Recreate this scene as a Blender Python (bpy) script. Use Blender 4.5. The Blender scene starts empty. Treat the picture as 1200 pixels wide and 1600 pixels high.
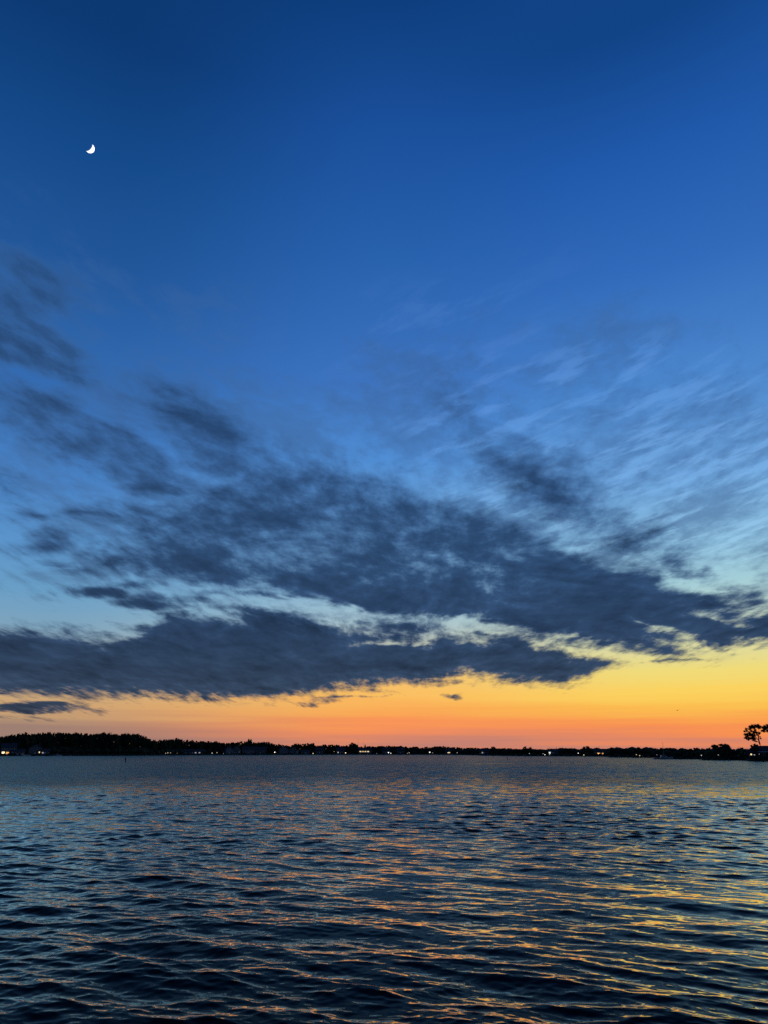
import bpy, bmesh, math, random
import numpy as np
from mathutils import Vector, Matrix, Euler

sc = bpy.context.scene
COL = sc.collection
R = math.radians

# ------------------------------------------------------------------ camera
CAM_H = 3.0
F_PX, PITCH = 1111.0, R(18.67)          # focal length in pixels of the 1200 x 1600 photograph
cam_d = bpy.data.cameras.new('camera')
cam = bpy.data.objects.new('camera', cam_d); COL.objects.link(cam)
cam.location = (0, 0, CAM_H); cam.rotation_euler = (math.pi/2 + PITCH, 0, 0)
cam_d.sensor_fit = 'VERTICAL'; cam_d.sensor_height = 24.0; cam_d.lens = 24.0*F_PX/1600.0
cam_d.clip_start = 0.1; cam_d.clip_end = 120000
sc.camera = cam

def ray(px, py):
    """world direction seen at a photograph pixel"""
    X, Z = px-600.0, 800.0-py
    c, s = math.cos(PITCH), math.sin(PITCH)
    return Vector((X, F_PX*c - Z*s, F_PX*s + Z*c)).normalized()
def azel(px, py):
    d = ray(px, py)
    return math.degrees(math.atan2(d.x, d.y)), math.degrees(math.asin(d.z))

# ------------------------------------------------------------------ sun (already set), sky, exposure
SUN_AZ, SUN_EL = 25.0, -3.0             # degrees; azimuth from +Y towards +X
sun_dir = Vector((math.sin(R(SUN_AZ))*math.cos(R(SUN_EL)), math.cos(R(SUN_AZ))*math.cos(R(SUN_EL)), math.sin(R(SUN_EL))))
sun_d = bpy.data.lights.new('sun', 'SUN'); sun_d.energy = 4.5; sun_d.angle = R(0.5); sun_d.color = (1, 0.95, 0.86)
sun = bpy.data.objects.new('sun', sun_d); COL.objects.link(sun)
sun.rotation_euler = sun_dir.to_track_quat('Z', 'Y').to_euler()
sc.view_settings.view_transform = 'Standard'; sc.view_settings.look = 'None'
sc.view_settings.exposure = 0.0; sc.view_settings.gamma = 1.0; sc.view_settings.use_curve_mapping = False

world = bpy.data.worlds.new('World'); sc.world = world; world.use_nodes = True
wt = world.node_tree; wt.nodes.clear()
class G:
    """terse builder of shader maths"""
    def __init__(s, nt): s.nt = nt
    def put(s, sock, v):
        if isinstance(v, bpy.types.NodeSocket): s.nt.links.new(v, sock)
        elif v is not None: sock.default_value = v
    def m(s, op, a, b=None, c=None, clamp=False):
        n = s.nt.nodes.new('ShaderNodeMath'); n.operation = op; n.use_clamp = clamp
        for i, v in enumerate((a, b, c)): s.put(n.inputs[i], v)
        return n.outputs[0]
    def v(s, op, a, b=None, scale=None):
        n = s.nt.nodes.new('ShaderNodeVectorMath'); n.operation = op
        s.put(n.inputs[0], a)
        if b is not None: s.put(n.inputs[1], b)
        if scale is not None: s.put(n.inputs['Scale'], scale)
        return n.outputs['Value'] if op in ('LENGTH', 'DOT_PRODUCT') else n.outputs[0]
    def xyz(s, x, y, z):
        n = s.nt.nodes.new('ShaderNodeCombineXYZ')
        for i, q in enumerate((x, y, z)): s.put(n.inputs[i], q)
        return n.outputs[0]
    def sep(s, a):
        n = s.nt.nodes.new('ShaderNodeSeparateXYZ'); s.put(n.inputs[0], a); return n.outputs[:]
    def step(s, x, a, b, c=0.0, d=1.0):
        n = s.nt.nodes.new('ShaderNodeMapRange'); n.interpolation_type = 'SMOOTHSTEP'
        for i, q in enumerate((x, a, b, c, d)): s.put(n.inputs[i], q)
        return n.outputs[0]
    def mix(s, f, a, b):
        n = s.nt.nodes.new('ShaderNodeMix'); n.data_type = 'RGBA'; n.clamp_factor = True
        s.put(n.inputs[0], f); s.put(n.inputs[6], a); s.put(n.inputs[7], b); return n.outputs[2]
    def noise(s, vec, scale, detail=5, rough=0.55, dist=0.0, lac=2.0, color=False, dims='2D'):
        n = s.nt.nodes.new('ShaderNodeTexNoise'); n.noise_dimensions = dims
        s.put(n.inputs['Vector'], vec); n.inputs['Scale'].default_value = scale; n.inputs['Detail'].default_value = detail
        n.inputs['Roughness'].default_value = rough; n.inputs['Distortion'].default_value = dist; n.inputs['Lacunarity'].default_value = lac
        return n.outputs['Color'] if color else n.outputs['Fac']
    def ramp(s, f, stops):
        n = s.nt.nodes.new('ShaderNodeValToRGB'); r = n.color_ramp
        while len(r.elements) < len(stops): r.elements.new(0.5)
        for e, (p, c) in zip(r.elements, stops): e.position = p
        for e, (p, c) in zip(r.elements, stops): e.color = (*c, 1)
        s.put(n.inputs[0], f); return n.outputs[0]
    def curve(s, f, pts):
        n = s.nt.nodes.new('ShaderNodeFloatCurve'); c = n.mapping.curves[0]
        c.points[0].location = pts[0]; c.points[1].location = pts[-1]
        for p in pts[1:-1]: c.points.new(*p)
        n.mapping.update(); s.put(n.inputs['Value'], f); return n.outputs[0]
def lin(c):
    return tuple((v/255/12.92 if v/255 <= 0.04045 else ((v/255+0.055)/1.055)**2.4) for v in c)

g = G(wt)
tc = wt.nodes.new('ShaderNodeTexCoord')
dirn = g.v('NORMALIZE', tc.outputs['Generated'])
dx, dy, dz = g.sep(dirn)
el = g.m('MULTIPLY', g.m('ARCSINE', dz), 180/math.pi)
az = g.m('MULTIPLY', g.m('ARCTAN2', dx, dy), 180/math.pi)

# clear twilight sky: colour by height above the horizon, at four bearings away from the sunset
def elpos(e): return math.sqrt(max(e, 0)/90.0)
strat = g.noise(g.xyz(g.m('MULTIPLY', az, 0.045), g.m('MULTIPLY', el, 1.5), 0.0), 1.0, 3, 0.55)
elb = g.m('ADD', el, g.m('MULTIPLY', g.m('SUBTRACT', strat, 0.5), g.step(el, 0.3, 7.5, 2.4, 0.0)))   # thin dusty strata low in the west
elp = g.m('SQRT', g.m('DIVIDE', g.m('MAXIMUM', elb, 0.0), 90.0))
def sky_ramp(px, rows):
    st = sorted((elpos(azel(px, y)[1]), lin(c)) for y, c in rows)
    top = st[-1]
    st.append((1.0, tuple(v*0.8 for v in top[1])))
    return g.ramp(elp, st)
SKY_R = sky_ramp(1100, [(0,(16,68,136)),(200,(32,90,172)),(400,(50,108,188)),(600,(78,138,208)),(750,(112,168,222)),(850,(142,192,222)),
    (910,(166,208,216)),(960,(192,212,196)),(1010,(224,220,158)),(1045,(242,222,122)),(1080,(254,212,94)),(1105,(254,192,80)),(1125,(253,163,80)),
    (1140,(250,146,84)),(1155,(234,138,98)),(1168,(212,134,110))])
SKY_C = sky_ramp(600, [(0,(13,62,126)),(200,(26,80,156)),(400,(40,98,174)),(600,(62,118,196)),(720,(82,145,216)),(850,(122,176,218)),
    (920,(144,188,214)),(970,(168,198,208)),(1020,(206,204,174)),(1055,(248,198,112)),(1085,(254,192,96)),(1110,(253,172,86)),(1130,(252,150,88)),
    (1145,(240,142,98)),(1160,(212,134,110)),(1172,(190,128,116))])
SKY_L = sky_ramp(60, [(0,(12,58,116)),(200,(20,74,138)),(400,(34,88,156)),(600,(52,110,182)),(750,(74,134,202)),(850,(92,150,204)),
    (920,(106,160,200)),(980,(128,166,190)),(1040,(166,168,158)),(1080,(206,170,124)),(1105,(206,166,118)),(1122,(180,146,118)),(1140,(160,130,116)),
    (1160,(150,124,116))])
e0 = [(0,(70,66,78)),(4,(64,66,86)),(10,(44,60,92)),(20,(28,52,92)),(45,(14,40,80)),(90,(10,36,76))]
SKY_E = g.ramp(elp, [(elpos(e), lin(c)) for e, c in e0])
dlt = g.m('ABSOLUTE', g.m('WRAP', g.m('SUBTRACT', az, SUN_AZ), 180.0, -180.0))
clear = g.mix(g.step(dlt, 3.0, 25.0), SKY_R, SKY_C)
clear = g.mix(g.step(dlt, 24.0, 52.0), clear, SKY_L)
clear = g.mix(g.step(dlt, 55.0, 130.0), clear, SKY_E)

# clouds: a flat layer seen in perspective; banks and streaks placed by bearing and height
hz = g.m('ADD', g.m('MAXIMUM', dz, 0.0), 0.11)
cx, cy = g.m('DIVIDE', dx, hz), g.m('DIVIDE', dy, hz)
a_st = R(-14)                                    # the wind has drawn the layer out along this bearing
ca, sa = math.cos(a_st), math.sin(a_st)
P = g.xyz(g.m('ADD', g.m('MULTIPLY', cx, ca), g.m('MULTIPLY', cy, sa)), g.m('MULTIPLY', g.m('SUBTRACT', g.m('MULTIPLY', cy, ca), g.m('MULTIPLY', cx, sa)), 0.72), 3.7)
warp = g.noise(P, 1.1, 3, 0.5, color=True)
Pw = g.v('ADD', P, g.v('SCALE', g.v('SUBTRACT', warp, (0.5, 0.5, 0.5)), scale=0.5))
nA = g.noise(Pw, 3.1, 8, 0.60)
le = g.m('ADD', g.m('MAXIMUM', el, 0.0), 6.0)         # puffs as tall as they are thick, smaller with distance
pu = g.m('ADD', g.m('DIVIDE', g.m('MULTIPLY', az, 10.0), le), g.m('MULTIPLY', g.sep(warp)[0], 0.8))
pv_ = g.m('ADD', g.m('MULTIPLY', g.m('LOGARITHM', le, math.e), 17.0), g.m('MULTIPLY', g.sep(warp)[1], 0.8))
PB = g.xyz(g.m('MULTIPLY', pu, 0.95), g.m('MULTIPLY_ADD', pu, g.step(el, 7.0, 17.0, 0.05, 0.26), pv_), 0.0)        # drawn out down to the right
nB = g.noise(PB, 1.3, 6, 0.62)
nW = g.noise(g.xyz(g.m('MULTIPLY', pu, 0.5), g.m('MULTIPLY_ADD', pu, -0.45, pv_), 0.0), 1.1, 5, 0.62)     # high thin wisps rising to the right
wob = g.sep(g.v('SUBTRACT', g.noise(Pw, 1.7, 5, 0.6, color=True), (0.5, 0.5, 0.5)))
wamp = g.step(el, 1.0, 22.0, 1.5, 4.6)           # ragged outlines, finer towards the horizon
azw = g.m('ADD', az, g.m('MULTIPLY', wob[0], g.m('MULTIPLY', wamp, 1.7)))
elw = g.m('ADD', el, g.m('MULTIPLY', wob[1], wamp))

def bank(rows, az_in, el_in, el_low=None):
    """signed height inside a bank with an upper and a lower outline (x, top, bottom in photograph pixels)"""
    t, b = [], []
    for x, yt, yb in rows:
        A, E = azel(x, yt); t.append((A/80+0.5, E/40)); A, E = azel(x, yb); b.append((A/80+0.5, E/40))
    u = g.m('ADD', g.m('DIVIDE', az_in, 80.0), 0.5, clamp=True)
    top = g.m('MULTIPLY', g.curve(u, t), 40.0); bot = g.m('MULTIPLY', g.curve(u, b), 40.0)
    return g.m('MINIMUM', g.m('SUBTRACT', top, el_in), g.m('SUBTRACT', el_in if el_low is None else el_low, bot))
azc = g.m('MULTIPLY', azw, g.m('COSINE', g.m('MULTIPLY', elw, math.pi/180)))
Q = g.xyz(azc, elw, 0.0)
def flat(px, py):
    A, E = azel(px, py); return Vector((A*math.cos(R(E)), E))
def blob(px, py, L, W, ang, gain=1.0):
    """signed depth (degrees) inside a streak; half length, half width in pixels, angle clockwise"""
    d = Vector((math.cos(R(ang)), math.sin(R(ang))))
    a = flat(px-d.x*L, py-d.y*L); b = flat(px+d.x*L, py+d.y*L)
    c0 = flat(px+d.y*W, py-d.x*W); c1 = flat(px-d.y*W, py+d.x*W)
    hl, hw, c = (b-a).length/2, (c1-c0).length/2, flat(px, py)
    n = wt.nodes.new('ShaderNodeMapping'); n.vector_type = 'TEXTURE'
    wt.links.new(Q, n.inputs[0]); n.inputs[1].default_value = (c.x, c.y, 0)
    n.inputs[2].default_value = (0, 0, math.atan2((b-a).y, (b-a).x)); n.inputs[3].default_value = (hl, hw, 1)
    hw *= gain*max(1.0, min(3.0, 1.5/hw))
    return g.m('MULTIPLY_ADD', g.v('LENGTH', n.outputs[0]), -hw, hw)
def union(l):
    o = l[0]
    for q in l[1:]: o = g.m('SMOOTH_MAX', o, q, 0.25)
    return o
bankA = bank([(-260,985,1093),(0,975,1089),(60,980,1092),(110,975,1091),(180,992,1093),(230,975,1092),(260,957,1093),(300,948,1094),(350,950,1096),(400,945,1097),(440,952,1093),(480,960,1087),(540,965,1079),(580,973,1077),(640,985,1073),(700,982,1065),(740,990,1061),(800,990,1071),(850,1007,1074),(890,1014,1073),(925,1020,1063),(960,1026,1043),(990,1031,1035),(1040,1043,1029)], azw, elw, g.m('MULTIPLY_ADD', wob[1], 0.5, el))
bankB = bank([(130,860,830),(200,815,850),(250,790,884),(300,762,899),(340,735,909),(375,712,922),(405,690,934),(450,700,956),(500,712,966),(560,722,974),(600,732,981),(650,748,986),(700,758,986),(760,778,980),(800,795,992),(850,818,1004),(900,846,1012),(950,872,1018),(1000,882,1020),(1050,905,1028),(1090,922,1030),(1150,938,1018),(1220,948,1018),(1400,975,1028)], azw, elw)
S = union([bankA, bankB,
    blob(875,752,180,42,35,1.0), blob(1090,900,120,16,22,0.9),
    blob(150,690,185,46,24,2.4), blob(335,690,140,58,24,1.2), blob(230,745,80,36,30,1.5), blob(45,660,70,30,0,1.5), blob(55,545,135,44,22,3.0), blob(15,455,130,62,15,2.2), blob(290,625,50,16,25,1.0),
    blob(75,850,70,20,2), blob(45,808,52,10,2), blob(235,815,105,22,8), blob(280,878,150,28,6,1.4), blob(170,850,60,10,5,0.6),
    blob(140,930,58,11,-3), blob(222,943,55,15,-5), blob(215,912,46,9,0), blob(370,905,90,24,8,1.3), blob(420,930,60,12,0), blob(5,757,42,24,10),
    blob(50,1104,105,8,1), blob(10,1119,60,3,1), blob(235,1093,50,2.5,1), blob(520,1092,60,3,-4), blob(712,1087,13,3,0),
    blob(1070,1029,75,3,2), blob(630,965,40,12,5), blob(520,940,60,10,4,0.7), blob(330,930,60,9,-6,0.7), blob(760,985,60,9,8,0.8), blob(110,885,50,8,4,0.6), blob(170,800,50,9,6,0.7), blob(1120,965,110,14,10,0.9), blob(960,985,120,12,12,0.9),
    blob(154,801,35,7,-3,0.8), blob(400,913,45,8,3,0.7), blob(132,801,30,11,7,0.9), blob(358,815,32,10,6,0.9), blob(386,798,40,10,3,0.7), blob(240,799,50,11,3,0.7), blob(397,876,48,11,3,0.8), blob(285,853,28,8,7,0.6), blob(86,885,31,9,2,0.7)])
cut = union([blob(985,965,140,8,24, 0.5), blob(1105,962,80,7,16, 0.5), blob(560,955,150,8,3, 0.5), blob(720,968,100,9,10, 0.5),
    blob(590,1003,50,5,-6, 0.5)])
S = g.m('SUBTRACT', S, g.m('MULTIPLY', g.m('MAXIMUM', g.m('ADD', cut, 0.45), 0.0), 1.5))
veil = union([blob(70,535,115,48,22), blob(50,450,95,55,15), blob(632,580,110,46,20,1.8), blob(330,520,70,60,10,1.5), blob(960,560,110,70,0),
    blob(1060,760,150,40,24,1.6), blob(1190,750,70,34,20,1.6), blob(960,560,120,70,0,1.2), blob(780,640,90,36,30), blob(1000,720,330,150,12), blob(560,660,220,60,12), blob(680,800,480,170,14), blob(250,760,230,150,10), blob(560,955,280,34,4,2.0), blob(930,985,260,30,12,2.0), blob(210,860,230,70,4,1.2), blob(1090,850,190,60,24,1.8)])
kS = g.step(el, 2.0, 25.0, 0.90, 0.55)           # outlines soften with height
dens = g.m('ADD', g.m('MULTIPLY', g.m('MINIMUM', g.m('MAXIMUM', S, -2.2), g.m('ADD', g.step(el, 8.0, 14.0, 2.1, 1.55), g.step(el, 17.0, 23.0, 0.0, 0.5))), kS),
           g.m('ADD', g.m('MULTIPLY', g.m('SUBTRACT', nA, 0.5), g.m('MULTIPLY', g.step(el, 14.0, 23.0, 2.7, 2.1), g.step(el, 5.0, 8.5, 0.55, 1.0))), g.m('MULTIPLY', g.m('SUBTRACT', nB, 0.5), 1.35)))
soft = g.step(el, 4.0, 20.0)
op = g.step(dens, g.m('MULTIPLY_ADD', soft, -0.35, -0.30), g.m('MULTIPLY_ADD', soft, 0.80, 0.62))
vd = g.m('ADD', g.m('MULTIPLY', g.m('MINIMUM', g.m('MAXIMUM', veil, -6.0), 1.6), 0.16), g.m('ADD', g.m('MULTIPLY', g.m('SUBTRACT', nB, 0.5), 1.3), g.m('MULTIPLY', g.m('SUBTRACT', nA, 0.5), 2.2)))
vop = g.m('MULTIPLY', g.step(vd, -0.30, 0.65), g.step(el, 5.5, 8.5, 0.0, 0.62))
# away from the view the broken layer simply goes on
far_op = g.m('MULTIPLY', g.step(g.m('ADD', nA, g.m('MULTIPLY', nB, 0.3)), 0.66, 0.86), g.m('MULTIPLY', g.step(dlt, 75.0, 110.0), g.step(el, 2.0, 12.0)))
vcol = g.ramp(g.m('DIVIDE', el, 45.0, clamp=True), [(0.15,lin((80,102,126))),(0.3,lin((76,110,150))),(0.5,lin((66,106,160))),(0.75,lin((60,102,158))),(1,lin((50,92,150)))])
alpha = g.m('MAXIMUM', op, far_op)
ccol = g.ramp(g.m('DIVIDE', el, 45.0, clamp=True), [(0.0,lin((62,62,74))),(0.09,lin((50,67,90))),(0.2,lin((44,67,98))),(0.35,lin((50,83,124))),(0.55,lin((50,88,138))),(0.8,lin((40,80,132))),(1,lin((36,76,130)))])
east = g.step(dlt, 60.0, 130.0, 1.0, 0.45)
relief = g.m('ADD', g.step(dens, 0.2, 1.5, 1.25, 0.88), g.m('ADD', g.m('MULTIPLY', g.m('SUBTRACT', nB, 0.5), -0.6), g.m('MULTIPLY', g.m('SUBTRACT', nA, 0.5), -1.2)))
ccol = g.v('SCALE', ccol, scale=g.m('MULTIPLY', relief, east))
vcol = g.v('SCALE', vcol, scale=east)
wisp = g.m('MULTIPLY', g.step(nW, 0.47, 0.68), g.step(union([blob(960,720,420,210,14), blob(660,500,230,80,-12,0.45)]), -1.0, 4.0))
pale = g.v('ADD', g.v('SCALE', clear, scale=1.08), (0.035, 0.045, 0.05))
sky = g.mix(alpha, g.mix(g.m('MULTIPLY', wisp, 0.75), g.mix(vop, clear, vcol), pale), ccol)

nish = wt.nodes.new('ShaderNodeTexSky'); nish.sky_type = 'NISHITA'; nish.sun_disc = False
nish.sun_elevation = R(SUN_EL); nish.sun_rotation = R(SUN_AZ); nish.altitude = 5; nish.dust_density = 1.5; nish.ozone_density = 3.0
b1 = wt.nodes.new('ShaderNodeBackground'); wt.links.new(nish.outputs[0], b1.inputs[0]); b1.inputs[1].default_value = 0.05
b2 = wt.nodes.new('ShaderNodeBackground'); wt.links.new(sky, b2.inputs[0]); b2.inputs[1].default_value = 0.97
ad = wt.nodes.new('ShaderNodeAddShader'); wt.links.new(b1.outputs[0], ad.inputs[0]); wt.links.new(b2.outputs[0], ad.inputs[1])
wo = wt.nodes.new('ShaderNodeOutputWorld'); wt.links.new(ad.outputs[0], wo.inputs[0])
world.cycles.sampling_method = 'MANUAL'; world.cycles.sample_map_resolution = 1024

# ------------------------------------------------------------------ materials
def mat(name, col, rough=0.8, var=0.25, scale=2.0, spec=0.3, emit=None, est=0.0, metal=0.0):
    m = bpy.data.materials.new(name); m.use_nodes = True
    nt = m.node_tree; b = nt.nodes['Principled BSDF']; q = G(nt)
    tcn = nt.nodes.new('ShaderNodeTexCoord')
    n = q.noise(tcn.outputs['Object'], scale, 4, 0.6, dims='3D')
    lo, hi = tuple(v*(1-var) for v in col), tuple(min(1, v*(1+var)) for v in col)
    c = q.mix(q.step(n, 0.3, 0.7), (*lo, 1), (*hi, 1))
    nt.links.new(c, b.inputs['Base Color']); b.inputs['Roughness'].default_value = rough
    b.inputs['Specular IOR Level'].default_value = spec; b.inputs['Metallic'].default_value = metal
    if emit: b.inputs['Emission Color'].default_value = (*emit, 1); b.inputs['Emission Strength'].default_value = est
    return m
LEAF = [mat('foliage_a', (0.040, 0.052, 0.022), 0.85, 0.4, 0.6, 0.1), mat('foliage_b', (0.040, 0.046, 0.020), 0.85, 0.4, 0.6, 0.1)]
BARK = mat('bark', (0.06, 0.05, 0.04), 0.9, 0.35, 3, 0.1)
SOIL = mat('shore_soil', (0.05, 0.048, 0.032), 0.95, 0.4, 0.05, 0.1)
WALLS = [mat('white_siding', (0.22, 0.22, 0.22), 0.7, 0.08, 1.0), mat('grey_siding', (0.13, 0.135, 0.14), 0.7, 0.1, 1.0), mat('tan_siding', (0.40, 0.34, 0.26), 0.7, 0.1, 1.0)]
ROOF = mat('shingle', (0.06, 0.06, 0.065), 0.9, 0.3, 2.0, 0.1)
TRIM = mat('white_trim', (0.7, 0.7, 0.7), 0.5, 0.05)
GLASS = mat('dark_glass', (0.03, 0.035, 0.04), 0.1, 0.1, 1, 0.5)
WOOD = mat('weathered_wood', (0.12, 0.10, 0.08), 0.85, 0.3, 3, 0.2)
HULL = mat('white_hull', (0.5, 0.5, 0.5), 0.3, 0.04, 1, 0.5)
STEEL = mat('grey_steel', (0.25, 0.25, 0.26), 0.5, 0.1, 1, 0.5)
GLOW = {'warm': mat('warm_lamp', (0.8, 0.7, 0.5), 0.5, 0.02, 1, 0.3, (1.0, 0.74, 0.36), 1.0),
        'white': mat('white_lamp', (0.8, 0.8, 0.8), 0.5, 0.02, 1, 0.3, (1.0, 0.95, 0.84), 1.0),
        'amber': mat('amber_lamp', (0.8, 0.6, 0.3), 0.5, 0.02, 1, 0.3, (1.0, 0.50, 0.14), 1.0)}
def glow(kind, strength):
    k = (kind, strength)
    if k not in GLOW:
        m = GLOW[kind].copy(); m.node_tree.nodes['Principled BSDF'].inputs['Emission Strength'].default_value = strength; GLOW[k] = m
    return GLOW[k]

# ------------------------------------------------------------------ object helpers
def link(name, mesh, parent=None, loc=(0, 0, 0), rz=0.0, smooth=False):
    o = bpy.data.objects.new(name, mesh); COL.objects.link(o); o.location = loc; o.rotation_euler = (0, 0, rz)
    if parent is not None: o.parent = parent
    if smooth and mesh: mesh.shade_smooth()
    return o
def tag(o, label, cat, group=None):
    o['label'] = label; o['category'] = cat
    if group: o['group'] = group
    return o
class MB:
    """collects shapes, then links them as one mesh"""
    def __init__(s): s.v, s.f = [], []
    def add(s, vs, fs):
        b = len(s.v); s.v += [tuple(p) for p in vs]; s.f += [tuple(b+i for i in q) for q in fs]
    def box(s, x0, x1, y0, y1, z0, z1):
        s.add([(x0,y0,z0),(x1,y0,z0),(x1,y1,z0),(x0,y1,z0),(x0,y0,z1),(x1,y0,z1),(x1,y1,z1),(x0,y1,z1)],
              [(3,2,1,0),(4,5,6,7),(0,1,5,4),(1,2,6,5),(2,3,7,6),(3,0,4,7)])
    def tube(s, pts, rad, n=6):
        rings = []
        for i, p in enumerate(pts):
            p = Vector(p); a = Vector(pts[max(i-1, 0)]); c = Vector(pts[min(i+1, len(pts)-1)])
            q = (c-a).to_track_quat('Z', 'Y')
            rings.append([p + q @ Vector((math.cos(k*2*math.pi/n)*rad[i], math.sin(k*2*math.pi/n)*rad[i], 0)) for k in range(n)])
        vs = [v for r in rings for v in r]; fs = []
        for i in range(len(rings)-1):
            for k in range(n): fs.append((i*n+k, i*n+(k+1) % n, (i+1)*n+(k+1) % n, (i+1)*n+k))
        fs += [tuple(range(n-1, -1, -1)), tuple((len(rings)-1)*n+k for k in range(n))]
        s.add(vs, fs)
    def ball(s, c, r, sq=1.0, n=8, m=5):
        vs = [(c[0], c[1], c[2]-r*sq)]
        for j in range(1, m):
            t = math.pi*j/m - math.pi/2
            for k in range(n): vs.append((c[0]+r*math.cos(t)*math.cos(2*math.pi*k/n), c[1]+r*math.cos(t)*math.sin(2*math.pi*k/n), c[2]+r*sq*math.sin(t)))
        vs.append((c[0], c[1], c[2]+r*sq)); fs = []
        for k in range(n): fs.append((0, 1+(k+1) % n, 1+k))
        for j in range(m-2):
            for k in range(n): fs.append((1+j*n+k, 1+j*n+(k+1) % n, 1+(j+1)*n+(k+1) % n, 1+(j+1)*n+k))
        t = len(vs)-1
        for k in range(n): fs.append((1+(m-2)*n+k, 1+(m-2)*n+(k+1) % n, t))
        s.add(vs, fs)
    def leaves(s, rng, c, r, sq, n, size):
        """leaf faces scattered through a clump"""
        for _ in range(n):
            d = Vector((rng.gauss(0, 1), rng.gauss(0, 1), rng.gauss(0, 1))).normalized()
            p = Vector(c) + Vector((d.x*r, d.y*r, d.z*r*sq))*(rng.random()**0.45)
            a = Vector((rng.gauss(0, 1), rng.gauss(0, 1), rng.gauss(0, 1))).normalized(); b = a.orthogonal().normalized()
            b = Matrix.Rotation(rng.random()*6.28, 3, a) @ b; e = a.cross(b); w = size*(0.6+0.8*rng.random())
            s.add([p-b*w, p+e*w*0.5, p+b*w, p-e*w*0.5], [(0, 1, 2, 3)])
    def mesh(s, name, m):
        me = bpy.data.meshes.new(name); me.from_pydata(s.v, [], s.f); me.materials.append(m); me.update(); return me
    def build(s, name, m, parent=None, **k): return link(name, s.mesh(name, m), parent, **k)

# ------------------------------------------------------------------ the lie of the land
def px_az(px): return math.atan2(px-600.0, 1172.8)
def interp(x, tab):
    if x <= tab[0][0]: return tab[0][1]
    for (a, b), (c, d) in zip(tab, tab[1:]):
        if x <= c: return b + (d-b)*(x-a)/(c-a)
    return tab[-1][1]
SHORE = [(-900,520),(-200,690),(0,705),(225,715),(300,800),(420,880),(560,950),(690,930),(760,720),(800,640),(950,575),(957,480),(1022.9,470),(1023,386),(1094.9,378),(1095,338),(1160,332),(1172,304),(1240,296),(1700,230)]
def shore(px): return interp(px, SHORE)
def at(px, d, z=0.0):
    a = px_az(px); return Vector((d*math.sin(a), d*math.cos(a), z))
def z_at(py, d, px=600.0):
    r = ray(px, py); return CAM_H + d*r.z/math.hypot(r.x, r.y)
def m_per_px(px, d): return d*math.cos(px_az(px))**2/1172.8
def az_px(a): return 600+1172.8*math.tan(max(min(a, 1.2), -1.2))
def hill(px): return interp(px, [(-700,6),(-100,6),(10,7),(60,9),(210,9),(240,3),(420,2.5),(1700,1.5)])
def ground_z(px, off):
    return interp(off, [(0,-0.4),(0.6,0.55),(8,0.9),(30,1.3),(75,hill(px)),(30000,hill(px)+0.5)])
azs = [R(a) for a in np.arange(-180, -60, 5)] + [math.atan2(p-600, 1172.8) for p in list(range(-900, 1022, 12))+[1022.9, 1023.0]+list(range(1026, 1094, 6))+[1094.9, 1095.0]+list(range(1100, 1700, 12))] + [R(a) for a in np.arange(60, 181, 5)]
azs = sorted(set(azs))
offs = [-6, 0, 0.6, 3, 8, 18, 30, 50, 75, 150, 400, 1500, 6000, 30000]
mb = MB(); nrow = len(offs)
rg = random.Random(3)
for a in azs:
    for o_ in offs:
        if abs(a) < R(60): base = shore(az_px(a)); z = ground_z(az_px(a), max(o_, 0)) if o_ >= 0 else -1.0
        else:
            t = (abs(a)-R(60))/R(120); edge = 520 if a < 0 else 230
            base = edge*(1-min(1, t*1.6)) + 7; z = interp(o_, [(-6,-1),(0,-0.4),(0.6,0.9),(3,1.1),(30000,2)])
        r = max(base + o_, 2.0); jz = rg.uniform(-0.12, 0.12) if 2 < o_ < 100 else 0
        mb.v.append((r*math.sin(a), r*math.cos(a), z+jz))
for i in range(len(azs)-1):
    for k in range(nrow-1): mb.f.append((i*nrow+k, i*nrow+k+1, (i+1)*nrow+k+1, (i+1)*nrow+k))
land = mb.build('ground', SOIL); land['kind'] = 'structure'; land['label'] = 'dark low shore land around the lake'

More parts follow.
